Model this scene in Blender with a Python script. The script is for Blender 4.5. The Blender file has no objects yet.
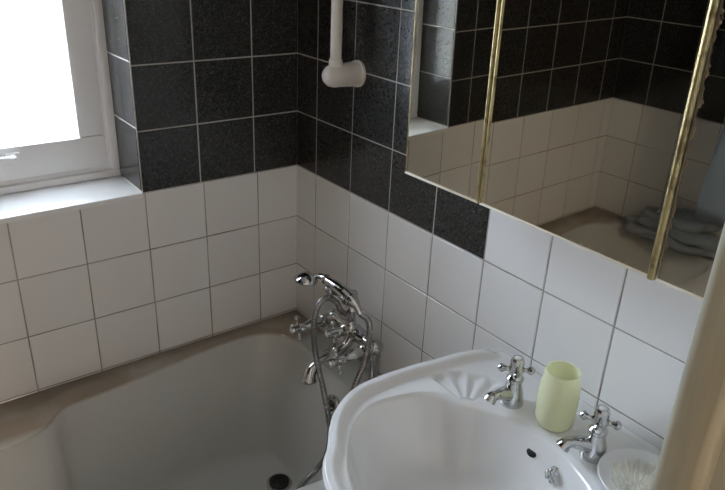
import bpy, bmesh, math, random
from mathutils import Vector, Matrix
random.seed(7)
PI = math.pi
C = bpy.context.scene.collection
T = 0.15                  # tile pitch across
H = 0.147                 # tile pitch upwards
ZB = 0.99                 # height where dark tiles start
CEIL = 2.42
BATH_L = 1.671
WX0, WX1, WZ0, WZ1, WD = -0.892, -0.427, 0.992, 2.05, 0.15   # window opening

# ---------------------------------------------------------------- helpers
def link(name, me, mats, parent=None, smooth=False, angle=None):
    o = bpy.data.objects.new(name, me)
    C.objects.link(o)
    for m in (mats if isinstance(mats, (list, tuple)) else [mats]):
        me.materials.append(m)
    if smooth:
        for p in me.polygons: p.use_smooth = True
        if angle is not None:
            me.set_sharp_from_angle(angle=math.radians(angle))
    if parent is not None:
        o.parent = parent
        o.matrix_parent_inverse = parent_world(parent).inverted()
    return o
def parent_world(p):
    m = p.matrix_basis.copy()
    while p.parent is not None:
        m = p.parent.matrix_basis @ p.matrix_parent_inverse @ m if False else parent_world(p.parent) @ p.matrix_parent_inverse @ m
        break
    return m
def obj(name, bm, mats, parent=None, smooth=True, angle=35):
    bmesh.ops.recalc_face_normals(bm, faces=bm.faces)
    me = bpy.data.meshes.new(name); bm.to_mesh(me); bm.free()
    return link(name, me, mats, parent, smooth, angle)
def tag(o, label, cat, group=None, kind=None):
    if label: o['label'] = label
    if cat: o['category'] = cat
    if group: o['group'] = group
    if kind: o['kind'] = kind
    return o
def thing(name, label, cat, loc=(0, 0, 0), group=None):
    o = bpy.data.objects.new(name, None); C.objects.link(o)
    o.location = loc; o.empty_display_size = .05
    return tag(o, label, cat, group)
def struct(name, bm, mats, parent=None, smooth=False):
    o = obj(name, bm, mats, parent, smooth)
    if parent is None: o['kind'] = 'structure'
    return o
def add_box(bm, x0, x1, y0, y1, z0, z1, bev=0, seg=2, mat=0, M=None):
    vs = [bm.verts.new((x, y, z)) for x in (x0, x1) for y in (y0, y1) for z in (z0, z1)]
    q = [(0,1,3,2),(4,6,7,5),(0,4,5,1),(2,3,7,6),(0,2,6,4),(1,5,7,3)]
    fs = [bm.faces.new([vs[i] for i in f]) for f in q]
    for f in fs: f.material_index = mat
    if bev:
        es = list({e for f in fs for e in f.edges})
        r = bmesh.ops.bevel(bm, geom=es, offset=bev, segments=seg, affect='EDGES', profile=.5)
        for f in r['faces']: f.material_index = mat
        if M is not None:
            s = {v for v in vs if v.is_valid} | {v for f in r['faces'] for v in f.verts}
            for v in s: v.co = M @ v.co
    elif M is not None:
        for v in vs: v.co = M @ v.co
    return fs
def frame_from(d, hint=(0, 0, 1)):
    d = Vector(d).normalized(); h = Vector(hint)
    if abs(d.dot(h)) > .98: h = Vector((0, 1, 0)) if abs(d.y) < .9 else Vector((1, 0, 0))
    u = d.cross(h).normalized(); v = d.cross(u).normalized()
    return d, u, v
def ring(bm, c, u, v, r, n, r2=None):
    r2 = r if r2 is None else r2
    return [bm.verts.new(c + u*math.cos(2*PI*i/n)*r + v*math.sin(2*PI*i/n)*r2) for i in range(n)]
def bridge(bm, a, b, mat=0):
    n = len(a)
    for i in range(n):
        f = bm.faces.new((a[i], a[(i+1) % n], b[(i+1) % n], b[i])); f.material_index = mat
def cap(bm, a, mat=0):
    f = bm.faces.new(a); f.material_index = mat
def add_lathe(bm, base, axis, prof, n=24, mat=0, hint=(0, 0, 1), e=1.0):
    """prof: (distance along the axis, radius)"""
    base = Vector(base); d, u, v = frame_from(axis, hint)
    prev = None
    for i, (h, r) in enumerate(prof):
        c = base + d*h
        rg = ring(bm, c, u, v, max(r, 1e-4), n, max(r, 1e-4)*e)
        if prev: bridge(bm, prev, rg, mat)
        else: cap(bm, rg[::-1], mat)
        prev = rg
    cap(bm, prev, mat)
def catmull(P, per=8, closed=False):
    P = [Vector(p) for p in P]; n = len(P); out = []
    R = range(n if closed else n-1)
    for i in R:
        if closed: a, b, c, d = P[i-1], P[i], P[(i+1) % n], P[(i+2) % n]
        else: a, b, c, d = P[max(i-1, 0)], P[i], P[i+1], P[min(i+2, n-1)]
        for k in range(per):
            t = k/per
            out.append(.5*((2*b) + (c-a)*t + (2*a-5*b+4*c-d)*t*t + (3*b-a-3*c+d)*t**3))
    if not closed: out.append(P[-1])
    return out
def add_tube(bm, pts, r, n=14, mat=0, flat=1.0):
    """tube along pts; r number or list"""
    pts = [Vector(p) for p in pts]; m = len(pts)
    rr = r if isinstance(r, (list, tuple)) else [r]*m
    tang = [(pts[min(i+1, m-1)] - pts[max(i-1, 0)]).normalized() for i in range(m)]
    d, u, v = frame_from(tang[0])
    prev = None
    for i in range(m):
        t = tang[i]
        u = (u - t*u.dot(t)).normalized(); v = t.cross(u)
        rg = ring(bm, pts[i], u, v, rr[i], n, rr[i]*flat)
        if prev: bridge(bm, prev, rg, mat)
        else: cap(bm, rg[::-1], mat)
        prev = rg
    cap(bm, prev, mat)
def add_ball(bm, c, r, n=14, mat=0, sz=1.0):
    M = Matrix.Translation(c) @ Matrix.Diagonal((1, 1, sz, 1))
    res = bmesh.ops.create_uvsphere(bm, u_segments=n, v_segments=max(6, n//2), radius=r, matrix=M)
    for f in {f for v in res['verts'] for f in v.link_faces}: f.material_index = mat
def quad_grid(bm, rows, closed=True, mat=0):
    pr = None
    for r in rows:
        vs = [bm.verts.new(p) for p in r]
        if pr:
            n = len(vs)
            for i in range(n if closed else n-1):
                f = bm.faces.new((pr[i], pr[(i+1) % n], vs[(i+1) % n], vs[i])); f.material_index = mat
        pr = vs
    return pr

# ---------------------------------------------------------------- materials
def mat(name, color, rough=.5, metal=0, coat=0, spec=.5, **k):
    m = bpy.data.materials.new(name); m.use_nodes = True
    b = m.node_tree.nodes['Principled BSDF']
    b.inputs['Base Color'].default_value = (*color, 1)
    b.inputs['Roughness'].default_value = rough
    b.inputs['Metallic'].default_value = metal
    b.inputs['Coat Weight'].default_value = coat
    b.inputs['Coat Roughness'].default_value = .08
    b.inputs['Specular IOR Level'].default_value = spec
    for a, v in k.items(): b.inputs[a].default_value = v
    return m
def nodes(m): return m.node_tree.nodes, m.node_tree.links, m.node_tree.nodes['Principled BSDF']
def noise(m, scale, detail=3, rough=.5, coord='Object'):
    N, L, _ = nodes(m)
    tc = N.new('ShaderNodeTexCoord'); n = N.new('ShaderNodeTexNoise')
    n.inputs['Scale'].default_value = scale; n.inputs['Detail'].default_value = detail; n.inputs['Roughness'].default_value = rough
    L.new(tc.outputs[coord], n.inputs['Vector']); return n
def ramp(m, src, stops):
    N, L, _ = nodes(m)
    r = N.new('ShaderNodeValToRGB'); e = r.color_ramp.elements
    while len(e) < len(stops): e.new(.5)
    for k, (p, c) in zip(e, stops): k.position = p; k.color = (*c, 1) if len(c) == 3 else c
    L.new(src, r.inputs['Fac']); return r
def bump(m, src, strength, dist=.001):
    N, L, b = nodes(m)
    n = N.new('ShaderNodeBump'); n.inputs['Strength'].default_value = strength; n.inputs['Distance'].default_value = dist
    L.new(src, n.inputs['Height']); L.new(n.outputs['Normal'], b.inputs['Normal']); return n
def mixc(m, fac, a, b):
    N, L, _ = nodes(m)
    x = N.new('ShaderNodeMix'); x.data_type = 'RGBA'
    for s, v in ((0, fac), (6, a), (7, b)):
        if hasattr(v, 'is_linked'): L.new(v, x.inputs[s])
        elif s == 0: x.inputs[0].default_value = v
        else: x.inputs[s].default_value = (*v, 1)
    return x.outputs[2]

WHITE_T = mat('white_glazed_tile', (.76, .755, .75), .16)
N, L, B = nodes(WHITE_T)
n1 = noise(WHITE_T, 2.4, 4); bump(WHITE_T, noise(WHITE_T, 14, 2).outputs['Fac'], .25, .0012)
at = N.new('ShaderNodeAttribute'); at.attribute_name = 'tone'
r1 = ramp(WHITE_T, at.outputs['Fac'], [(0, (.81, .80, .785)), (1, (.87, .865, .855))])
L.new(r1.outputs['Color'], B.inputs['Base Color'])
DARK_T = mat('black_granite_tile', (.03, .03, .03), .22, spec=.38)
N, L, B = nodes(DARK_T)
tc = N.new('ShaderNodeTexCoord')
vo = N.new('ShaderNodeTexVoronoi'); vo.inputs['Scale'].default_value = 420; L.new(tc.outputs['Object'], vo.inputs['Vector'])
sp = ramp(DARK_T, vo.outputs['Color'], [(0, (.024, .023, .021)), (.6, (.034, .033, .030)), (.8, (.055, .054, .052)), (1, (.11, .11, .11))])
n2 = noise(DARK_T, 210, 3, .7)
r2 = ramp(DARK_T, n2.outputs['Fac'], [(.35, (.35, .35, .35)), (.7, (1.5, 1.5, 1.5))])
mx = N.new('ShaderNodeMix'); mx.data_type = 'RGBA'; mx.blend_type = 'MULTIPLY'; mx.inputs[0].default_value = 1
L.new(sp.outputs['Color'], mx.inputs[6]); L.new(r2.outputs['Color'], mx.inputs[7]); L.new(mx.outputs[2], B.inputs['Base Color'])
rr = ramp(DARK_T, n2.outputs['Fac'], [(.3, (.10,)*3), (.75, (.26,)*3)]); L.new(rr.outputs['Color'], B.inputs['Roughness'])
bump(DARK_T, noise(DARK_T, 420, 2).outputs['Fac'], .25, .0005)
GROUT_D = mat('pale_grout', (.40, .38, .34), .85)
GROUT_W = mat('grey_brown_grout', (.27, .25, .23), .85)
N, L, B = nodes(GROUT_W)
L.new(ramp(GROUT_W, noise(GROUT_W, 9, 4).outputs['Fac'], [(.35, (.24, .21, .19)), (.6, (.42, .41, .40))]).outputs['Color'], B.inputs['Base Color'])
PLASTER = mat('painted_plaster', (.78, .74, .68), .8)
CERAMIC = mat('white_vitreous_china', (.82, .82, .81), .09, coat=.5)
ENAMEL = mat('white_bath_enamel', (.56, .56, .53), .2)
N, L, B = nodes(ENAMEL)
tc = N.new('ShaderNodeTexCoord'); sx = N.new('ShaderNodeSeparateXYZ'); L.new(tc.outputs['Object'], sx.inputs[0])
# tan limescale film on the ledge next to the tiles
def mth(m, op, a, b=None, clamp=False):
    N, L, _ = nodes(m)
    x = N.new('ShaderNodeMath'); x.operation = op; x.use_clamp = clamp
    for i, v in enumerate((a, b)):
        if v is None: continue
        if hasattr(v, 'is_linked'): L.new(v, x.inputs[i])
        else: x.inputs[i].default_value = v
    return x.outputs[0]
nn = noise(ENAMEL, 7, 4).outputs['Fac']
zz = mth(ENAMEL, 'MULTIPLY', mth(ENAMEL, 'SUBTRACT', sx.outputs['Z'], .538), 120, True)
ff = mth(ENAMEL, 'MULTIPLY', zz, mth(ENAMEL, 'MULTIPLY', nn, 1.9, True), True)
yy = mth(ENAMEL, 'MULTIPLY', mth(ENAMEL, 'ADD', sx.outputs['Y'], .17), 30, True)
ff = mth(ENAMEL, 'MULTIPLY', ff, yy, True)
L.new(mixc(ENAMEL, ff, (.56, .56, .53), (.35, .29, .225)), B.inputs['Base Color'])
L.new(ramp(ENAMEL, noise(ENAMEL, 5, 3).outputs['Fac'], [(.3, (.2,)*3), (.7, (.26,)*3)]).outputs['Color'], B.inputs['Roughness'])
CHROME = mat('chrome', (.56, .56, .55), .09, 1)
N, L, B = nodes(CHROME)
L.new(ramp(CHROME, noise(CHROME, 60, 3).outputs['Fac'], [(.4, (.06,)*3), (.75, (.22,)*3)]).outputs['Color'], B.inputs['Roughness'])
HOSE = mat('chrome_hose', (.34, .34, .34), .24, 1)
UPVC = mat('white_window_paint', (.90, .90, .90), .3)
PVC = mat('white_waste_pipe', (.72, .67, .61), .35)
GOLD = mat('gold_trim', (.34, .28, .14), .38, 1)
N, L, B = nodes(GOLD)
L.new(ramp(GOLD, noise(GOLD, 45, 4).outputs['Fac'], [(.36, (.18, .14, .07)), (.5, (.38, .32, .17))]).outputs['Color'], B.inputs['Base Color'])
CREAM = mat('cream_trim', (.74, .69, .58), .35)
CAB = mat('cabinet_board', (.62, .58, .50), .5)
CABEDGE = mat('dark_cabinet_gap', (.05, .045, .04), .7)
MIRROR = mat('mirror_silver', (.43, .42, .37), .012, 1)
N, L, B = nodes(MIRROR)
# brown desilvered blotches that creep in from the edges (edge distance baked as an attribute)
at = N.new('ShaderNodeAttribute'); at.attribute_name = 'edge'
nz = noise(MIRROR, 70, 5, .7)
e1 = mth(MIRROR, 'ADD', mth(MIRROR, 'MULTIPLY', nz.outputs['Fac'], .022), -.0098)
f1 = mth(MIRROR, 'LESS_THAN', at.outputs['Fac'], e1)
L.new(mixc(MIRROR, f1, (.43, .42, .37), (.30, .22, .13)), B.inputs['Base Color'])
L.new(mth(MIRROR, 'SUBTRACT', 1, mth(MIRROR, 'MULTIPLY', f1, .75)), B.inputs['Metallic'])
L.new(mth(MIRROR, 'ADD', mth(MIRROR, 'MULTIPLY', f1, .4), .012), B.inputs['Roughness'])
JAMB = mat('cream_gloss_paint', (.56, .50, .38), .5)
N, L, B = nodes(JAMB)
tc = N.new('ShaderNodeTexCoord'); mp = N.new('ShaderNodeMapping'); mp.inputs['Scale'].default_value = (1, 1, .07)
L.new(tc.outputs['Object'], mp.inputs[0]); nj = N.new('ShaderNodeTexNoise'); nj.inputs['Scale'].default_value = 60; nj.inputs['Detail'].default_value = 4
L.new(mp.outputs[0], nj.inputs['Vector'])
L.new(ramp(JAMB, nj.outputs['Fac'], [(.3, (.30, .285, .215)), (.65, (.42, .41, .33))]).outputs['Color'], B.inputs['Base Color'])
bump(JAMB, nj.outputs['Fac'], .3, .001)
CUP = mat('frosted_yellow_plastic', (.93, .95, .66), .4)
N, L, B = nodes(CUP)
B.inputs['Roughness'].default_value = .45
B.inputs['Base Color'].default_value = (.92, .92, .72, 1)
tlc = N.new('ShaderNodeBsdfTranslucent'); tlc.inputs[0].default_value = (.94, .95, .76, 1)
mxs = N.new('ShaderNodeMixShader'); mxs.inputs[0].default_value = .5; out_ = [n for n in N if n.type == 'OUTPUT_MATERIAL'][0]
L.new(B.outputs[0], mxs.inputs[1]); L.new(tlc.outputs[0], mxs.inputs[2]); L.new(mxs.outputs[0], out_.inputs[0])
WPLAST = mat('white_plastic', (.78, .79, .78), .25)
BRIST = mat('cream_bristle', (.80, .78, .67), .6)
CLOTH = mat('blue_grey_cloth', (.33, .37, .39), .9)
bump(CLOTH, noise(CLOTH, 260, 2).outputs['Fac'], .5, .002)
CURT = mat('pale_blue_curtain', (.24, .29, .33), .6)
BLACK = mat('black_rubber_and_holes', (.012, .012, .012), .5)  # rubber plug, and painted-in darkness of the overflow holes
FLOORM = mat('grey_vinyl', (.22, .2, .18), .5)
FILL_LAMPG = mat('fill_lamp_glass', (.9, .88, .8), .3)  # glowing shade of the added fill lamp
N, L, B = nodes(FILL_LAMPG); B.inputs['Emission Color'].default_value = (1, .86, .68, 1); B.inputs['Emission Strength'].default_value = 1.0
GLASS = bpy.data.materials.new('window_glass'); GLASS.use_nodes = True
nt = GLASS.node_tree; nt.nodes.clear()
o_ = nt.nodes.new('ShaderNodeOutputMaterial'); tr = nt.nodes.new('ShaderNodeBsdfTransparent'); gl = nt.nodes.new('ShaderNodeBsdfGlossy')
fr = nt.nodes.new('ShaderNodeFresnel'); fr.inputs['IOR'].default_value = 1.45; gl.inputs['Roughness'].default_value = .05
ms = nt.nodes.new('ShaderNodeMixShader'); nt.links.new(fr.outputs[0], ms.inputs[0]); nt.links.new(tr.outputs[0], ms.inputs[1]); nt.links.new(gl.outputs[0], ms.inputs[2])
tl = nt.nodes.new('ShaderNodeBsdfTranslucent'); tl.inputs[0].default_value = (.92, .94, .95, 1)
m2 = nt.nodes.new('ShaderNodeMixShader'); m2.inputs[0].default_value = .35
nt.links.new(ms.outputs[0], m2.inputs[1]); nt.links.new(tl.outputs[0], m2.inputs[2]); nt.links.new(m2.outputs[0], o_.inputs[0])

# ---------------------------------------------------------------- tiled walls
def cuts(start, pitch, lo, hi, step=1):
    """tile joints between lo and hi"""
    k0 = math.floor((lo-start)/pitch) - 1; out = [lo]
    for k in range(k0, k0 + 400):
        v = start + k*pitch
        if v >= hi - .004: break
        if v > lo + .004: out.append(v)
    out.append(hi); return out
def tile_rect(bm, lay, org, U, V, Nn, u0, u1, v0, v1, mi, g=.0022, th=.0022):
    """one glazed tile with an eased edge, standing th proud of the bed"""
    u0 += g/2; u1 -= g/2; v0 += g/2; v1 -= g/2; b = .0012
    if u1-u0 < .004 or v1-v0 < .004: return
    t = random.random(); ta, tb = random.gauss(0, .0016), random.gauss(0, .0016)
    um, vm = (u0+u1)/2, (v0+v1)/2
    P = lambda u, v, h: org + U*u + V*v + Nn*(h + (ta*(u-um) + tb*(v-vm) if h > 0 else 0))
    base = [bm.verts.new(P(u, v, 0)) for u, v in ((u0, v0), (u1, v0), (u1, v1), (u0, v1))]
    mid = [bm.verts.new(P(u, v, th*.6)) for u, v in ((u0, v0), (u1, v0), (u1, v1), (u0, v1))]
    top = [bm.verts.new(P(u, v, th)) for u, v in ((u0+b, v0+b), (u1-b, v0+b), (u1-b, v1-b), (u0+b, v1-b))]
    fs = [bm.faces.new(top)]
    for a, c in ((base, mid), (mid, top)):
        for i in range(4): fs.append(bm.faces.new((a[i], a[(i+1) % 4], c[(i+1) % 4], c[i])))
    for f in fs:
        f.material_index = mi
        for l in f.loops: l[lay] = (t, t, t, 1)
def region(bm, lay, org, U, V, Nn, ucuts, vcuts, mi, gm, bed=-.001, back=.0):
    u0, u1, v0, v1 = ucuts[0], ucuts[-1], vcuts[0], vcuts[-1]
    q = [bm.verts.new(org + U*a + V*b + Nn*0.0009) for a, b in ((u0, v0), (u1, v0), (u1, v1), (u0, v1))]
    f = bm.faces.new(q); f.material_index = gm
    for i in range(len(ucuts)-1):
        for j in range(len(vcuts)-1):
            tile_rect(bm, lay, org, U, V, Nn, ucuts[i], ucuts[i+1], vcuts[j], vcuts[j+1], mi,
                      g=.0034 if mi == 1 else .0030)
TM = [WHITE_T, DARK_T, GROUT_W, GROUT_D, PLASTER]
X, Y, Z = Vector((1, 0, 0)), Vector((0, 1, 0)), Vector((0, 0, 1))
def start_wall():
    bm = bmesh.new(); return bm, bm.loops.layers.color.new('tone')
def end_wall(name, bm):
    me = bpy.data.meshes.new(name); bm.to_mesh(me); bm.free()
    o = link(name, me, TM); o['kind'] = 'structure'; return o
zwhite = cuts(ZB, H, ZB-4*H, ZB)
zdark = cuts(ZB, H, ZB, CEIL)
# back wall (y = 0) with the window
bm, lay = start_wall(); O = Vector((0, 0, 0)); NB = -Y; NL = -X
add_box(bm, -BATH_L-.12, .12, 0, .12+WD, 0, WZ0-.03, mat=4)
add_box(bm, -BATH_L-.12, WX0, 0, .12+WD, WZ0-.03, CEIL, mat=4)
add_box(bm, WX1, .12, 0, .12+WD, WZ0-.03, CEIL, mat=4)
add_box(bm, WX0, WX1, 0, .12+WD, WZ1, CEIL, mat=4)
add_box(bm, WX0-.0, WX1, .02, .12+WD, WZ0-.032, WZ0-.012, mat=4)
s = lambda ph: -ph*T
uw = cuts(s(.8125), T, -BATH_L, 0)
region(bm, lay, O, X, Z, NB, uw, zwhite, 0, 2)
region(bm, lay, O, X, Z, NB, cuts(s(.868), T, WX1, 0), zdark, 1, 3)
region(bm, lay, O, X, Z, NB, cuts(s(5.56), T, -BATH_L, WX0), zdark, 1, 3)
region(bm, lay, O, X, Z, NB, cuts(s(.868), T, WX0, WX1), cuts(ZB, H, WZ1, CEIL), 1, 3)
zrev = cuts(ZB+.008, H, WZ0+.002, WZ1)
region(bm, lay, Vector((WX1, 0, 0)), Y, Z, -X, [0, WD], zrev, 1, 3)
region(bm, lay, Vector((WX0, 0, 0)), Y, Z, X, [0, WD], zrev, 1, 3)
wall_back = end_wall('wall_back', bm)
# right wall (x = 0), the one with basin and cabinet
bm, lay = start_wall()
YF = -1.36
add_box(bm, 0, .12, YF-1.3, 0, 0, CEIL, mat=4)
YD = -4.618*T
region(bm, lay, O, Y, Z, NL, cuts(-.618*T, T, YF, 0), cuts(ZB, H, 0, ZB), 0, 2)
region(bm, lay, O, Y, Z, NL, cuts(-.618*T, T, YD, 0), zdark, 1, 3)
region(bm, lay, O, Y, Z, NL, cuts(-.618*T, T, YF, YD), cuts(ZB, H, ZB, ZB+2*H), 0, 2)
region(bm, lay, O, Y, Z, NL, cuts(-.618*T, T, YF, YD), cuts(ZB, H, ZB+2*H, CEIL), 1, 3)
wall_right = end_wall('wall_right', bm)
# left wall (x = -BATH_L)
bm, lay = start_wall(); OL = Vector((-BATH_L, 0, 0))
add_box(bm, -BATH_L-.12, -BATH_L, YF-1.3, 0, 0, CEIL, mat=4)
region(bm, lay, OL, Y, Z, X, cuts(-.875*T, T, YF, 0), zwhite, 0, 2)
region(bm, lay, OL, Y, Z, X, cuts(-.924*T, T, YF, 0), zdark, 1, 3)
wall_left = end_wall('wall_left', bm)
# front wall (doorway side), painted
JX = -0.578                                       # jamb corner seen at the right of the picture
bm = bmesh.new(); 
add_box(bm, JX+.03, 0, YF-.10, YF, 0, CEIL)
add_box(bm, -BATH_L, JX-.80, YF-.10, YF, 0, CEIL)
add_box(bm, JX-.80, JX+.03, YF-.10, YF, 2.06, CEIL)
struct('wall_front', bm, PLASTER)
bm = bmesh.new(); add_box(bm, -BATH_L-.12, .12, YF-1.42, YF-1.3, 0, CEIL); struct('wall_hall', bm, PLASTER)
bm = bmesh.new(); add_box(bm, -BATH_L-.12, .12, YF-1.42, .27, -.1, 0); struct('floor', bm, FLOORM)
bm = bmesh.new(); add_box(bm, -BATH_L-.12, .12, YF-1.42, .27, CEIL, CEIL+.1); struct('ceiling', bm, PLASTER)
# door lining
bm = bmesh.new()
add_box(bm, JX, JX+.03, YF-.032, YF, 0, 2.06, bev=.007, seg=5)
add_box(bm, JX+.013, JX+.04, YF-.115, YF-.030, 0, 2.06, bev=.002, seg=2)
struct('trim_1', bm, JAMB, smooth=True)['label'] = 'cream painted wooden door lining at the right edge of the view'
bm = bmesh.new(); add_box(bm, JX-.83, JX-.80, YF-.115, YF, 0, 2.06, bev=.004)
struct('trim_2', bm, JAMB, smooth=True)
bm = bmesh.new(); add_box(bm, JX-.80, JX, YF-.115, YF, 2.03, 2.06, bev=.003)
struct('trim_3', bm, JAMB, smooth=True)

# ---------------------------------------------------------------- window
win = bpy.data.objects.new('window_1', None); C.objects.link(win); win.location = ((WX0+WX1)/2, WD, WZ0); win['kind'] = 'structure'
def ring_frame(bm, x0, x1, z0, z1, w, y0, y1, bev, wb=None):
    wb = wb or w
    add_box(bm, x0, x1, y0, y1, z0, z0+wb, bev); add_box(bm, x0, x1, y0, y1, z1-w, z1, bev)
    add_box(bm, x0, x0+w, y0, y1, z0+wb, z1-w, bev); add_box(bm, x1-w, x1, y0, y1, z0+wb, z1-w, bev)
bm = bmesh.new()
ring_frame(bm, WX0, WX1, WZ0, WZ1, .032, WD, WD+.06, .003, .03)
ring_frame(bm, WX0, WX1, WZ0, WZ1, .022, WD-.012, WD+.03, .004, .018)
obj('window_frame', bm, UPVC, win)
bm = bmesh.new(); ZC = WZ0+.03
ring_frame(bm, WX0+.026, WX1-.026, ZC-.002, WZ1-.026, .062, WD-.004, WD+.05, .006, .078)
ring_frame(bm, WX0+.05, WX1-.05, ZC+.024, WZ1-.05, .038, WD+.002, WD+.048, .009, .054)
sash = obj('sash', bm, UPVC, win)
bm = bmesh.new()
add_box(bm, WX0+.08, WX1-.08, WD+.018, WD+.022, ZC+.07, WZ1-.08)
obj('pane', bm, GLASS, sash)
bm = bmesh.new(); lx, lz = -.664, WZ0+.082
add_box(bm, lx-.016, lx+.016, WD-.010, WD-.003, lz-.011, lz+.011, .003)
add_lathe(bm, (lx, WD-.008, lz), (0, -1, 0), [(0, .008), (.012, .007), (.016, .005)], 16)
add_tube(bm, catmull([(lx, WD-.022, lz), (lx-.03, WD-.024, lz+.004), (lx-.06, WD-.022, lz-.004)], 5), .0055)
obj('window_handle', bm, UPVC, win)
bm = bmesh.new(); add_box(bm, WX0+.001, WX1-.001, -.004, WD+.02, WZ0-.014, WZ0, .003)
obj('window_sill', bm, UPVC, win)

# ---------------------------------------------------------------- bath
HL = [(-.100, -.345), (-.093, -.20), (-.100, -.125), (-.135, -.075), (-.20, -.052), (-.32, -.054), (-.46, -.072), (-.60, -.087),
      (-.675, -.092), (-.705, -.106), (-.735, -.138), (-.775, -.160), (-.86, -.172), (-.98, -.168), (-1.10, -.150), (-1.25, -.115), (-1.42, -.095), (-1.53, -.105), (-1.580, -.16), (-1.60, -.25), (-1.605, -.345)]
YC = -.345
inner = HL + [(x, 2*YC-y+ (.012 if abs(y-YC) > .1 else 0)) for x, y in HL[-2:0:-1]]
NBT = 8
inn = catmull([(x, y, 0) for x, y in inner], NBT, True)
# even out with a light smoothing
def rect_hit(p, c, x0, x1, y0, y1):
    d = Vector((p.x-c[0], p.y-c[1])); t = 1e9
    if d.x > 1e-9: t = min(t, (x1-c[0])/d.x)
    if d.x < -1e-9: t = min(t, (x0-c[0])/d.x)
    if d.y > 1e-9: t = min(t, (y1-c[1])/d.y)
    if d.y < -1e-9: t = min(t, (y0-c[1])/d.y)
    return Vector((c[0]+d.x*t, c[1]+d.y*t))
bath = thing('bathtub', 'white bathtub in the tiled corner under the window', 'bathtub', (-.83, YC, 0))
bm = bmesh.new(); cc = (-.83, YC); RZ = .548
bx0, bx1, by0, by1 = -BATH_L+.003, -.003, -.700, -.003
rows = []
outr = [rect_hit(p, cc, bx0, bx1, by0, by1) for p in inn]
# put the corner points exactly on the corners
for cx_, cy_ in ((bx0, by0), (bx0, by1), (bx1, by0), (bx1, by1)):
    k = min(range(len(outr)), key=lambda i: (outr[i].x-cx_)**2 + (outr[i].y-cy_)**2); outr[k] = Vector((cx_, cy_))
rows.append([(p.x, p.y, RZ-.045) for p in outr])
rows.append([(p.x, p.y, RZ-.006) for p in outr])
ins = lambda p, k: (cc[0]+(p.x-cc[0])*k, cc[1]+(p.y-cc[1])*k)
rows.append([(*[a for a in (p.x-(.004 if p.x > cc[0] else -.004), p.y-(.004 if p.y > cc[1] else -.004))], RZ) for p in outr])
lerp = lambda a, b, t: a+(b-a)*t
rows.append([(lerp(o.x, i.x, .82), lerp(o.y, i.y, .82), RZ) for o, i in zip(outr, inn)])
floor_z = .235
def bottom_pt(p):
    # floor outline: steep at the tap end, sloping back at the far end
    u = (p.x - cc[0]); bx = -.80 + u*.80 if u > 0 else -.80 + u*.66
    by = YC + (p.y-YC)*.70
    return bx, by
for t, zf in ((0, 0), (.02, .010), (.06, .028), (.14, .07), (.26, .15), (.40, .27), (.54, .42), (.66, .57), (.76, .72), (.85, .85), (.93, .94), (1.0, .985)):
    r = []
    for p in inn:
        bx, by = bottom_pt(p)
        k = t**1.25
        r.append((lerp(p.x, bx, k), lerp(p.y, by, k), RZ-.001-(RZ-floor_z)*zf))
    rows.append(r)
for k, dz in ((.85, -.003), (.6, -.006), (.3, -.007)):
    r = []
    for p in inn:
        bx, by = bottom_pt(p); r.append((-.80+(bx+.80)*k, YC+(by-YC)*k, floor_z+dz+.003))
    rows.append(r)
last = quad_grid(bm, rows); cap(bm, last)
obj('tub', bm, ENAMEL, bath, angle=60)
bm = bmesh.new(); add_box(bm, bx0+.01, bx1-.01, -.690, -.672, 0.0, RZ-.046, .003)
obj('side_panel', bm, WPLAST, bath)
# overflow rosette on the tap end and waste in the floor
def on_tub(z):    # x of the end wall at height z
    return -.100 - .02
bm = bmesh.new(); ov = Vector((-.128, -.372, .486)); ax = Vector((-1, 0, .25))
add_lathe(bm, ov, ax, [(-.012, .026), (.003, .027), (.006, .025), (.007, .020), (.004, .018), (.004, .001)], 28)
for a in range(6):
    d, u, v = frame_from(ax.normalized()); c = ov + u*math.cos(a*PI/3)*.011 + v*math.sin(a*PI/3)*.011
    add_lathe(bm, c, ax, [(.003, .0035), (.0055, .0035)], 10, mat=1)  # black discs stand in for the shaded insides of the holes
add_lathe(bm, ov, ax, [(.003, .005), (.012, .004), (.014, .002)], 12)
obj('overflow', bm, [CHROME, BLACK], bath)
bm = bmesh.new(); dr = Vector((-.243, -.302, floor_z-.004))
add_lathe(bm, dr, Z, [(0, .034), (.010, .034), (.0125, .031), (.0125, .027)], 28)
add_lathe(bm, dr, Z, [(.010, .0265), (.016, .026), (.018, .022), (.017, .006), (.022, .005)], 28, mat=1)
obj('drain', bm, [CHROME, BLACK], bath)

# ---------------------------------------------------------------- bath mixer
mix = thing('bath_mixer_tap', 'chrome cross-head bath mixer tap on pillars at the end of the bathtub', 'tap', (-.052, -.345, RZ))
YN, YFa, ZM = -.432, -.262, .665
bm = bmesh.new()
for yy in (YN, YFa):
    nm = bmesh.new()
    add_lathe(nm, (-.052, yy, RZ), Z, [(0, .026), (.004, .027), (.008, .022), (.014, .013), (.03, .0105), (.07, .011), (.085, .015), (.092, .017), (.10, .015), (.118, .018)], 24)
    obj('pillar', nm, CHROME, mix)
for sgn, yy in ((1, YN), (-1, YFa)):
    add_ball(bm, (-.052, yy, ZM), .021, 20)
    add_lathe(bm, (-.060, yy, ZM), (-1, 0, 0), [(0, .015), (.02, .013), (.026, .018), (.032, .018), (.036, .014), (.052, .013), (.058, .016), (.064, .013), (.080, .0085), (.09, .0075)], 20)
add_lathe(bm, (-.052, YN, ZM), Y, [(0, .015), (.03, .013), (.045, .016), (.05, .019), (.085, .022), (.12, .019), (.125, .016), (.14, .013), (.17, .015)], 24)
obj('mixer_body', bm, CHROME, mix)
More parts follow.
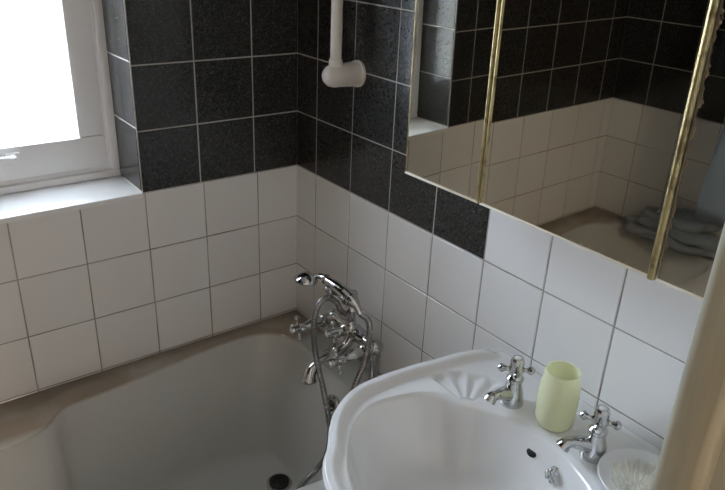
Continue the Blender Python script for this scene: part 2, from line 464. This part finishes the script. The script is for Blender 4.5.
def cross_handle(c, axis, arm, rot, parent, ceramic=True, n=4, s=1.0, name='handle'):
    """cross handle whose hub points along axis"""
    c = Vector(c); d, u, v = frame_from(axis); b = bmesh.new()
    add_lathe(b, c, d, [(-.008*s, .008*s), (0, .0095*s), (.006*s, .012*s), (.012*s, .0125*s), (.018*s, .0105*s), (.024*s, .0112*s), (.028*s, .010*s), (.031*s, .0085*s)], 22)
    for k in range(n):
        a = rot + k*2*PI/n; w = u*math.cos(a) + v*math.sin(a)
        add_lathe(b, c + d*.010*s, w, [(.008*s, .0052*s), (arm*.55, .0036*s), (arm*.72, .0048*s), (arm*.78, .0062*s), (arm*.9, .0072*s), (arm, .0062*s), (arm+.003*s, .003*s)], 14)
    h = obj(name, b, CHROME, parent)
    if ceramic:
        b = bmesh.new(); add_lathe(b, c + d*.029*s, d, [(0, .0058*s), (.0025*s, .0056*s), (.0036*s, .0042*s), (.004*s, .002*s)], 20)
        q = obj('index_cap', b, CERAMIC, h); q['label'] = 'white ceramic index button'
    return h
cross_handle((-.150, YN, ZM), (-1, 0, 0), .030, .5, mix)
cross_handle((-.150, YFa, ZM), (-1, 0, 0), .030, .3, mix)
bm = bmesh.new()
pts = catmull([(-.056, -.347, ZM-.012), (-.075, -.347, .632), (-.105, -.347, .620), (-.135, -.347, .617), (-.160, -.347, .610), (-.176, -.347, .596), (-.182, -.347, .580), (-.183, -.347, .570)], 5)
m_ = len(pts); add_tube(bm, pts, [lerp(.0135, .0105, i/m_/.5) if i < m_*.5 else lerp(.0105, .0205, min(1, ((i/m_-.5)/.42))**1.1) for i in range(m_)], 22)
obj('spout', bm, CHROME, mix)
# riser and cradle
bm = bmesh.new()
add_lathe(bm, (-.060, -.347, ZM+.01), Z, [(0, .016), (.008, .018), (.014, .013), (.03, .010), (.05, .013), (.056, .016), (.062, .013), (.085, .0105), (.10, .014), (.105, .010)], 22)
add_lathe(bm, (-.062, -.347, ZM+.012), (-1, 0, .10), [(0, .013), (.015, .013), (.02, .016), (.026, .016), (.030, .011), (.042, .009)], 20)
obj('riser', bm, CHROME, mix)
HA, HBp = Vector((-.126, -.306, .812)), Vector((-.100, -.425, .795))
hd = (HBp-HA).normalized(); cen = Vector((-.060, -.347, ZM+.112))
bm = bmesh.new()
mid1, mid2 = HA.lerp(HBp, .30), HA.lerp(HBp, .72)
for m in (mid1, mid2):
    sd = hd.cross(Z).normalized()
    add_tube(bm, catmull([cen, cen.lerp(m, .5)+Vector((0, 0, -.012)), m+Vector((0, 0, -.016)), ], 6), .006, 12)
    arc = [m + (sd*math.cos(a) + Vector((0, 0, 1))*math.sin(a))*.017 for a in [PI*1.0 + PI*k/10 for k in range(11)]]
    add_tube(bm, arc, .0045, 10)
    for e in (arc[0], arc[-1]): add_ball(bm, e+Vector((0, 0, .002)), .0065, 12)
obj('cradle', bm, CHROME, mix)
cross_handle((-.104, -.347, ZM+.016), (-1, 0, .10), .026, .2, mix)
# handset
hs = thing('shower_handset', 'chrome telephone-style shower handset resting in the cradle above the bath tap', 'shower handset', tuple(HA))
bm = bmesh.new()
hl = [HA + hd*t + Vector((0, 0, 1))*z for t, z in ((-.012, .004), (.004, .010), (.02, .009), (.05, .006), (.08, .002), (.105, -.004), (.118, -.011), (.128, -.024))]
hp = catmull(hl, 5); m_ = len(hp)
prof = [.007, .008, .010, .0150, .0175, .0150, .0085, .0080]
rad = []
for i in range(m_):
    f = i/(m_-1)*(len(prof)-1); k = min(int(f), len(prof)-2); rad.append(lerp(prof[k], prof[k+1], f-k))
add_tube(bm, hp, rad, 20)
for i in (9, 24): add_tube(bm, [hp[i]-hd*.002, hp[i]+hd*.002], rad[i]+.003, 20)
obj('handle', bm, CHROME, hs)
bm = bmesh.new(); fa = Vector((-.12, .05, -1)).normalized(); hc = HA + Vector((-.026, .022, .006))
add_lathe(bm, hc, fa, [(-.010, .004), (-.008, .012), (-.003, .022), (.004, .028), (.008, .0295), (.011, .0285), (.011, .001)], 28)
obj('spray_head', bm, CHROME, hs)
# hose
bm = bmesh.new(); e0 = hp[-1]
path = [e0, (-.088, -.450, .755), (-.092, -.458, .711), (-.108, -.464, .654), (-.140, -.470, .600), (-.175, -.485, .52), (-.22, -.51, .40), (-.28, -.52, .30),
        (-.37, -.49, .258), (-.40, -.41, .248), (-.33, -.365, .248), (-.275, -.395, .268), (-.240, -.420, .335), (-.208, -.425, .362), (-.184, -.432, .402), (-.168, -.420, .463), (-.164, -.385, .55), (-.166, -.350, .637), (-.170, -.345, .720), (-.157, -.345, .772), (-.132, -.346, .783), (-.108, -.348, .765), (-.096, -.350, .740), (-.078, -.348, .722)]
hp2 = catmull(path, 34)
add_tube(bm, hp2, [.0068 + (.0005 if (i//2) % 2 else 0) for i in range(len(hp2))], 12)
obj('shower_hose', bm, HOSE, hs)

# ---------------------------------------------------------------- basin
basin = thing('washbasin', 'white ceramic washbasin with scalloped rim and moulded shell below the mirrored cabinet', 'washbasin', (-.2, -.99, 0))
BY = -.99; BC = Vector((-.30, BY))
oh = [(-.004, -.775), (-.030, -.764), (-.070, -.748), (-.115, -.737), (-.16, -.730), (-.215, -.721), (-.27, -.716), (-.32, -.717), (-.360, -.729), (-.395, -.750), (-.425, -.778), (-.447, -.805), (-.461, -.822), (-.478, -.838), (-.495, -.862), (-.509, -.898), (-.518, -.945), (-.522, -.99)]
ih = [(-.145, -.99), (-.146, -.96), (-.152, -.93), (-.162, -.900), (-.174, -.872), (-.184, -.858), (-.192, -.846), (-.205, -.817), (-.228, -.795), (-.25, -.782), (-.285, -.771), (-.328, -.766), (-.372, -.784), (-.405, -.810), (-.432, -.842), (-.455, -.875), (-.473, -.915), (-.482, -.955), (-.484, -.99)]
def mirror_closed(h, back_close=False):
    L_ = [Vector(p) for p in h]; M_ = [Vector((p.x, 2*BY-p.y)) for p in L_[::-1]]
    return L_, M_
def poly(h, inner=False):
    a = catmull([(x, y, 0) for x, y in h], 8)
    b = [Vector((p.x, 2*BY-p.y, 0)) for p in a[::-1]]
    return a + b[1:] if not inner else a + b[1:]
OP, IP = poly(oh), poly(ih)
def ray_poly(P, th, closed=True):
    d = Vector((math.cos(th), math.sin(th))); best = None
    n = len(P)
    for i in range(n if closed else n-1):
        a, b = P[i], P[(i+1) % n]; ax_, ay_ = a.x-BC.x, a.y-BC.y; ex, ey = b.x-a.x, b.y-a.y
        den = d.x*ey - d.y*ex
        if abs(den) < 1e-12: continue
        t = (ax_*ey - ay_*ex)/den; s_ = (ax_*d.y - ay_*d.x)/den
        if t > 0 and -1e-6 <= s_ <= 1+1e-6 and (best is None or t < best): best = t
    return best
NA = 480
ths = [2*PI*i/NA for i in range(NA)]
RO = [ray_poly(OP, t) for t in ths]; RI = [ray_poly(IP, t) for t in ths]
def smooth01(a, b, v):
    t = max(0, min(1, (v-a)/(b-a))); return t*t*(3-2*t)
ZR, ZD = .838, .826
tips = [(Vector((-.186, -.856)), 1), (Vector((-.186, 2*BY+.856)), -1)]
def deck_z(x, y, ro, rcur, th):
    # height of the flat top between rim and bowl
    z = ZD
    px = x
    back = smooth01(-.10, -.03, px)
    rim_d = ro - rcur
    w = .034
    rim = 1 - smooth01(.012, w, rim_d)
    edge = 1 - smooth01(0, .004, rim_d)
    side = 1 - smooth01(-.05, -.02, px)          # no raised rim along the wall
    z += (ZR-ZD)*rim*side
    z -= .006*edge*(1 if px < -.03 else .4)
    # scallop shells beside the tap deck
    for tp, sg in tips:
        vx, vy = x-tp.x, (y-tp.y)*sg
        r = math.hypot(vx, vy); a = math.atan2(vy, vx)       # fan opens towards the rim corner
        if r < .115:
            ac = math.radians(46); da = a-ac
            half = math.radians(47)
            if abs(da) < half:
                m = smooth01(.006, .03, r)*(1-smooth01(.086, .102 + .005*math.cos(da*16), r))*(1-smooth01(half*.78, half, abs(da)))
                z += m*(-.0075 + .0030*math.cos(da*16)*smooth01(.01, .06, r))
    return z
bm = bmesh.new(); rows = []
def P2(th, r, z): return (min(-.003, BC.x+math.cos(th)*r), BC.y+math.sin(th)*r, z)
rows.append([P2(t, RO[i]*.42, .66) for i, t in enumerate(ths)])
rows.append([P2(t, RO[i]*.62, .69) for i, t in enumerate(ths)])
rows.append([P2(t, RO[i]*.83, .745) for i, t in enumerate(ths)])
rows.append([P2(t, RO[i]-.016, .785) for i, t in enumerate(ths)])
rows.append([P2(t, RO[i]-.006, .800) for i, t in enumerate(ths)])
rows.append([P2(t, RO[i]-.001, .812) for i, t in enumerate(ths)])
rows.append([P2(t, RO[i]+.000, .822) for i, t in enumerate(ths)])
K = 46
for k in range(K):
    q = k/(K-1)
    r_ = []
    for i, t in enumerate(ths):
        ro = RO[i]; rc = ro - (ro-RI[i])*(q**1.15)
        x, y = BC.x+math.cos(t)*rc, BC.y+math.sin(t)*rc
        z = deck_z(x, y, ro, rc, t)
        z -= .004*smooth01(.93, 1, q)
        r_.append(P2(t, rc, z))
    rows.append(r_)
# bowl
DC = Vector((-.31, BY))
prof_b = [(.012, .004), (.03, .016), (.055, .034), (.09, .058), (.14, .083), (.21, .104), (.30, .119), (.42, .130), (.56, .138), (.72, .143), (.86, .146), (.93, .147)]
for u, dz in prof_b:
    r_ = []
    for i, t in enumerate(ths):
        ex, ey = BC.x+math.cos(t)*RI[i], BC.y+math.sin(t)*RI[i]
        r_.append((lerp(ex, DC.x, u), lerp(ey, DC.y, u), ZD-.005-dz))
    rows.append(r_)
last = quad_grid(bm, rows); cap(bm, last)
bowl = obj('bowl', bm, CERAMIC, basin, angle=70)
bm = bmesh.new()
prv = None
for z, a, b in ((0, .125, .105), (.02, .125, .105), (.05, .105, .09), (.2, .085, .08), (.5, .085, .085), (.6, .105, .10), (.68, .14, .13)):
    rg = ring(bm, Vector((-.17, BY, z)), X, Y, a, 40, b)
    if prv: bridge(bm, prv, rg)
    else: cap(bm, rg[::-1])
    prv = rg
cap(bm, prv)
obj('pedestal', bm, CERAMIC, basin)
# overflow hole and the plug holder on the back of the bowl, waste at the bottom
bm = bmesh.new(); ax = Vector((-1, 0, .55)).normalized()
def bowl_pt(y, dz):
    th = math.atan2(y-BC.y, -.147-BC.x); r = ray_poly(IP, th); ex, ey = BC.x+math.cos(th)*r, BC.y+math.sin(th)*r
    zs = [(0, 0)] + prof_b
    for (u0, d0), (u1, d1) in zip(zs, zs[1:]):
        if d0 <= dz <= d1: u = lerp(u0, u1, (dz-d0)/(d1-d0)); return Vector((lerp(ex, DC.x, u), lerp(ey, DC.y, u), ZD-.005-dz))
p_ = bowl_pt(-.981, .031)
d, u, v = frame_from(ax)
add_lathe(bm, p_ - ax*.004, ax, [(0, .0095), (.0048, .0095), (.0052, .0085)], 24, mat=0, e=.75)
obj('overflow_hole', bm, BLACK, basin)  # solid black in place of the hole's shaded inside
bm = bmesh.new(); p_ = bowl_pt(-1.036, .030)
add_lathe(bm, p_ - ax*.003, ax, [(0, .008), (.006, .008), (.008, .006), (.010, .005)], 18)
add_ball(bm, p_+ax*.011, .0055, 14)
add_tube(bm, catmull([p_+ax*.011, p_+ax*.016+Vector((0, -.004, -.008)), p_+ax*.010+Vector((0, -.002, -.02))], 5), .003, 10)
add_tube(bm, catmull([p_+ax*.011, p_+ax*.016+Vector((0, .006, -.006)), p_+ax*.010+Vector((0, .007, -.017))], 5), .003, 10)
add_ball(bm, p_+ax*.010+Vector((0, -.002, -.02)), .0045, 12)
add_ball(bm, p_+ax*.010+Vector((0, .007, -.017)), .004, 12)
obj('plug_holder', bm, CHROME, basin)
bm = bmesh.new(); add_lathe(bm, (DC.x, DC.y, ZD-.155), Z, [(0, .030), (.006, .030), (.0075, .027), (.005, .022), (.004, .001)], 28)
obj('drain', bm, CHROME, basin)

# ---------------------------------------------------------------- basin taps
def pillar_tap(x, y, z, label, rot, yaw=0):
    t = thing('basin_tap', label, 'tap', (x, y, z), 'basin taps')
    b = bmesh.new()
    add_lathe(b, (x, y, z), Z, [(0, .0205), (.003, .0212), (.007, .0205), (.012, .0198), (.026, .0180), (.036, .0145), (.046, .0125), (.049, .0150), (.054, .0152), (.057, .0125), (.060, .0105), (.062, .0095)], 28)
    obj('tap_body', b, CHROME, t)
    b = bmesh.new(); dx = Vector((-math.cos(yaw), math.sin(yaw), 0))
    o0 = Vector((x, y, z))
    pp = catmull([o0+dx*.004+Z*.020, o0+dx*.018+Z*.026, o0+dx*.032+Z*.030, o0+dx*.042+Z*.0315, o0+dx*.050+Z*.029, o0+dx*.055+Z*.023], 6)
    m_ = len(pp); add_tube(b, pp, [lerp(.0150, .0088, min(1, i/m_/.55)) if i < m_*.6 else lerp(.0088, .0125, (i/m_-.6)/.4) for i in range(m_)], 18)
    obj('spout', b, CHROME, t)
    cross_handle((x, y, z+.060), Z, .0285, rot, t, s=1.1)
    return t
pillar_tap(-.118, -.898, ZD-.001, 'chrome cross-head basin tap between the moulded shell and the yellow cup', PI/4, .1)
pillar_tap(-.113, -1.066, ZD-.001, 'chrome cross-head basin tap between the yellow cup and the bristled soap dish', .471, .5)

# ---------------------------------------------------------------- cup
cz = ZD
cup = bmesh.new()
po = [(0, .024), (.003, .029), (.012, .0325), (.045, .0335), (.078, .0325), (.088, .0300), (.104, .0290), (.1065, .0282)]
pi = [(.1055, .0270), (.088, .0278), (.078, .0305), (.045, .0315), (.012, .0305), (.005, .027), (.004, .001)]
add_lathe(cup, (-.100, -.977, cz), Z, po + pi, 40)
c = obj('tumbler', cup, CUP); tag(c, 'pale yellow translucent plastic tumbler standing between the basin taps', 'cup')

# ---------------------------------------------------------------- soap dish with bristles
dish = thing('soap_dish', 'round white soap dish full of upright cream bristles on the right of the basin', 'soap dish', (-.114, -1.1535, ZD+.0035))
bm = bmesh.new(); dc = Vector((-.114, -1.1535, ZD+.0035)); prv = None
for h, r in ((0, .044), (.002, .050), (.010, .062), (.016, .0665), (.0175, .0655), (.016, .062), (.009, .050), (.006, .044), (.006, .002)):
    rg = ring(bm, dc+Z*h, X, Y, r, 44, r*1.0)
    if prv: bridge(bm, prv, rg)
    else: cap(bm, rg[::-1])
    prv = rg
cap(bm, prv); obj('dish', bm, WPLAST, dish)
bm = bmesh.new()
for i in range(-5, 6):
    for j in range(-5, 6):
        px, py = i*.0092 + (.0046 if j % 2 else 0), j*.0085
        if math.hypot(px, py) > .043: continue
        p0 = dc + Vector((px, py, .005)); ln = random.uniform(.0095, .013)
        lean = Vector((px*.18+random.gauss(0, .0015), py*.18+random.gauss(0, .0015), ln))
        add_lathe(bm, p0, lean, [(0, .0028), (ln*.4, .0022), (ln*.85, .0017), (ln, .0008)], 8)
b_ = obj('bristles', bm, BRIST, dish); b_['label'] = 'cream bristles'; b_['kind'] = 'stuff'

# ---------------------------------------------------------------- mirrored cabinet
CX, CZ0, CZ1 = -.135, 1.168, 1.74
TILT = .013
cab = thing('mirror_cabinet', 'three-door mirrored bathroom cabinet with gold trims on the wall above the basin', 'cabinet', (CX, -.95, ZB))
cab.rotation_euler = (0, -TILT, 0)
bpy.context.view_layer.update()
def cabobj(name, bm, m, parent=cab, **k):
    """bm is given in the cabinet's own frame: x = distance in front of the mirror plane"""
    bmesh.ops.recalc_face_normals(bm, faces=bm.faces)
    me = bpy.data.meshes.new(name); bm.to_mesh(me); bm.free()
    o = bpy.data.objects.new(name, me); C.objects.link(o)
    for mm in (m if isinstance(m, list) else [m]): me.materials.append(mm)
    o.parent = parent
    for p in me.polygons: p.use_smooth = True
    me.set_sharp_from_angle(angle=math.radians(35))
    return o
z0l, z1l = CZ0-ZB, CZ1-ZB
yl = lambda y: y+.95
bm = bmesh.new()
add_box(bm, .019, .118, yl(-1.303), yl(-.603), z0l+.004, z1l-.002, .002)
cabobj('cabinet_body', bm, CAB)
def door(y0, y1, yaw, hinge_y, gl, gr):
    """y0 < y1; gl / gr = gold strip width at the y1 / y0 side"""
    # door frame, local to the door: origin on the hinge edge
    M = Matrix.Translation((0, yl(hinge_y), 0)) @ Matrix.Rotation(yaw, 4, 'Z')
    a, b = y0-hinge_y, y1-hinge_y
    bm = bmesh.new(); add_box(bm, .0035, .018, a+.0008, b-.0008, z0l, z1l, .001)
    back = cabobj('door', bm, CREAM); back.matrix_local = M
    bm = bmesh.new(); ly = bm.loops.layers.float_color.new('edge')
    ny, nz = 24, 40; ya, yb, za, zb = a+.001, b-.001, z0l+.003, z1l-.002
    vs = [[bm.verts.new((.0012, lerp(ya, yb, i/ny), lerp(za, zb, (j/nz)**1.6))) for j in range(nz+1)] for i in range(ny+1)]
    for i in range(ny):
        for j in range(nz):
            f = bm.faces.new((vs[i][j], vs[i+1][j], vs[i+1][j+1], vs[i][j+1]))
            for l in f.loops:
                y, z = l.vert.co.y, l.vert.co.z; e = min((y-ya), (yb-y), (z-za)*1.0)
                l[ly] = (max(0, e),)*3 + (1,)
    # glass thickness
    add_box(bm, .0014, .0036, ya, yb, za, zb)
    me = bpy.data.meshes.new('mirror'); bm.to_mesh(me); bm.free(); me.materials.append(MIRROR)
    o = bpy.data.objects.new('mirror', me); C.objects.link(o); o.parent = back
    bm = bmesh.new(); add_box(bm, -.001, .004, a+.001, b-.001, z0l-.0005, z0l+.0032, .0008)
    e = cabobj('bottom_trim', bm, CREAM, back)
    for w, ys in ((gl, b), (gr, a)):
        if not w: continue
        bm = bmesh.new(); sgn = -1 if ys == b else 1; cy = ys + sgn*w/2; n = 12; prv = None
        for z in (z0l-.001, z1l):
            rg = [bm.verts.new((.003 - math.sin(PI*k/n)*min(w*.55, .0062), cy - math.cos(PI*k/n)*w/2, z)) for k in range(n+1)]
            if prv:
                for k in range(n): bm.faces.new((prv[k], prv[k+1], rg[k+1], rg[k]))
                bm.faces.new((prv[0], rg[0], rg[-1], prv[-1]))
                bm.faces.new(prv); bm.faces.new(rg[::-1])
            prv = rg
        cabobj('gold_trim', bm, GOLD, back)
    return back
door(-.782, -.598, .024, -.782, .0045, .0065)
door(-1.109, -.785, -.0015, -.785, .007, .012)
door(-1.304, -1.111, 0, -1.111, .003, .0045)

# ---------------------------------------------------------------- white pipe
pipe = thing('waste_pipe', 'white plastic pipe dropping to a stub elbow on the dark tiles in the corner', 'pipe', (0, -.252, 1.27))
bm = bmesh.new(); py, pz = -.258, 1.279
add_lathe(bm, (-.002, py, pz), (-1, 0, 0), [(0, .030), (.006, .030), (.008, .0275), (.050, .0255), (.068, .0252), (.080, .022), (.088, .015), (.091, .007)], 32)
obj('elbow', bm, PVC, pipe)
bm = bmesh.new(); add_lathe(bm, (-.064, py, pz+.015), Z, [(0, .015), (.02, .015), (.021, .0125), (CEIL-pz-.017, .0125)], 24)
obj('pipe_run', bm, PVC, pipe)

# ---------------------------------------------------------------- curtain, rail, towel at the far end of the bath (seen in the mirror)
rail = bmesh.new(); add_tube(rail, [(-BATH_L+.002, -.665, 2.02), (-.003, -.665, 2.02)], .0125, 18)
for e in (-BATH_L+.002, -.010): add_lathe(rail, (e, -.665, 2.02), X, [(0, .026), (.008, .026)], 20)
tag(obj('curtain_rail', rail, WPLAST), 'white shower curtain rail running above the bathtub', 'rail')
bm = bmesh.new(); rows = []
for j in range(26):
    z = 2.0 - j*(2.0-.76)/25; r = []
    for i in range(121):
        u = i/120; spread = 1+.12*math.sin(z*3)
        x = -1.60 + .20*u + .02*math.sin(z*2.1)
        y = -.665 + (.085+.02*math.sin(u*9+z))*math.sin(u*2*PI*5.5 + .5*math.sin(z*2.4))*spread + .03*math.sin(z*1.7+1)
        r.append((x, y, z))
    rows.append(r)
quad_grid(bm, rows, closed=False)
cu = obj('shower_curtain', bm, CURT, angle=80); so = cu.modifiers.new('t', 'SOLIDIFY'); so.thickness = .001
tag(cu, 'pale blue shower curtain bunched at the far end of the bathtub, seen in the mirror', 'curtain')
bm = bmesh.new()
def fold(cx, cy, cz, a, b, h, seed, rotz):
    rnd = random.Random(seed); ph = [rnd.random()*6 for _ in range(6)]; n, m = 44, 14; prv = None; rw = []
    for j in range(m+1):
        v = -PI/2 + PI*j/m; r = []
        for i in range(n):
            t = 2*PI*i/n
            k = math.cos(v)**.45 if abs(math.cos(v)) > 1e-4 else .02
            wob = 1 + .09*math.sin(3*t+ph[0]) + .06*math.sin(5*t+ph[1]+v*2) + .035*math.sin(9*t+ph[2]+3*v)
            x, y = a*k*wob*math.copysign(abs(math.cos(t))**.75, math.cos(t)), b*k*wob*math.copysign(abs(math.sin(t))**.75, math.sin(t))
            z = h*math.copysign(abs(math.sin(v))**.8, math.sin(v))*(1+.12*math.sin(4*t+ph[3])) + .008*math.sin(x*38+ph[4])*math.cos(y*30+ph[5])
            r.append((cx + x*math.cos(rotz)-y*math.sin(rotz), cy + x*math.sin(rotz)+y*math.cos(rotz), cz+z))
        rw.append(r)
    l = quad_grid(bm, rw); cap(bm, l)
fold(-1.590, -.375, 0.578, .062, .185, .022, 1, 0)
fold(-1.580, -.415, 0.618, .058, .160, .022, 2, .08)
fold(-1.585, -.430, 0.658, .055, .110, .024, 3, -.1)
fold(-1.570, -.330, 0.646, .040, .060, .020, 5, .4)
tag(obj('towel', bm, CLOTH, angle=180), 'blue-grey towel bundled on the far rim of the bathtub, seen in the mirror', 'towel')

# ---------------------------------------------------------------- fill lamp added in the hall (unseen, behind the viewer)
fill_lampo = thing('added_fill_lamp', 'added fill lamp in the hall behind the doorway, out of view', 'fill lamp', (-.44, YF-.75, CEIL))
bm = bmesh.new(); add_lathe(bm, (-.44, YF-.75, CEIL), (0, 0, -1), [(0, .11), (.02, .115), (.03, .11)], 32); obj('fill_lamp_base', bm, WPLAST, fill_lampo)
bm = bmesh.new(); add_lathe(bm, (-.44, YF-.75, CEIL-.03), (0, 0, -1), [(0, .105), (.03, .10), (.055, .075), (.07, .03), (.072, .005)], 32); obj('fill_lamp_shade', bm, FILL_LAMPG, fill_lampo)

# ---------------------------------------------------------------- light
HALL_FILL_W, SKY = 21.0, 48.0
def area(name, loc, rot, size, sy, energy, col):
    l = bpy.data.lights.new(name, 'AREA'); l.shape = 'RECTANGLE'; l.size = size; l.size_y = sy; l.energy = energy; l.color = col
    o = bpy.data.objects.new(name, l); C.objects.link(o); o.location = loc; o.rotation_euler = rot; return o
area('hall_fill_light', (-.44, YF-.75, CEIL-.12), (0, 0, 0), .14, .14, HALL_FILL_W, (1, .84, .70))  # fill added behind the viewer to lift the room's indirect light
pt = area('daylight_portal', ((WX0+WX1)/2, WD+.11, (WZ0+WZ1)/2), (-PI/2, 0, 0), WX1-WX0, WZ1-WZ0, 1, (1, 1, 1))
pt.data.cycles.is_portal = True
w = bpy.data.worlds.new('World'); bpy.context.scene.world = w; w.use_nodes = True
N, L = w.node_tree.nodes, w.node_tree.links; N.clear()
ow = N.new('ShaderNodeOutputWorld'); bg = N.new('ShaderNodeBackground'); tcw = N.new('ShaderNodeTexCoord'); sxw = N.new('ShaderNodeSeparateXYZ')
rw_ = N.new('ShaderNodeValToRGB'); e = rw_.color_ramp.elements
e[0].position = .42; e[0].color = (.30, .29, .27, 1); e[1].position = .56; e[1].color = (.66, .80, 1.0, 1)
k = e.new(.97); k.color = (2.0, 2.25, 2.6, 1)
k = e.new(.72); k.color = (.68, .81, 1.0, 1)
k = e.new(.50); k.color = (.60, .63, .70, 1)
mpw = N.new('ShaderNodeMath'); mpw.operation = 'MULTIPLY_ADD'; mpw.inputs[1].default_value = .5; mpw.inputs[2].default_value = .5
L.new(tcw.outputs['Generated'], sxw.inputs[0]); L.new(sxw.outputs['Z'], mpw.inputs[0]); L.new(mpw.outputs[0], rw_.inputs['Fac'])
L.new(rw_.outputs['Color'], bg.inputs['Color']); bg.inputs['Strength'].default_value = SKY; L.new(bg.outputs[0], ow.inputs[0])

# ---------------------------------------------------------------- camera
cam = bpy.data.cameras.new('camera'); co = bpy.data.objects.new('camera', cam); C.objects.link(co)
cam.sensor_width = 36; cam.lens = 694.868*36/725; cam.clip_start = .01
r0 = Vector((.7983, -.6008, .0415)); d0 = Vector((-.2199, -.3550, -.9086)); f0 = Vector((.5606, .7163, -.4155))
Mx = Matrix(((r0.x, -d0.x, -f0.x, -.9559), (r0.y, -d0.y, -f0.y, -1.5217), (r0.z, -d0.z, -f0.z, 1.5783), (0, 0, 0, 1)))
co.matrix_world = Mx
sc = bpy.context.scene; sc.camera = co
sc.view_settings.view_transform = 'Standard'; sc.view_settings.look = 'None'; sc.view_settings.gamma = 1; sc.view_settings.use_curve_mapping = False
sc.view_settings.exposure = 0
sc.cycles.max_bounces = 12; sc.cycles.diffuse_bounces = 6; sc.cycles.glossy_bounces = 6; sc.cycles.transmission_bounces = 6; sc.cycles.transparent_max_bounces = 12
sc.cycles.sample_clamp_indirect = 6; sc.cycles.use_denoising = True
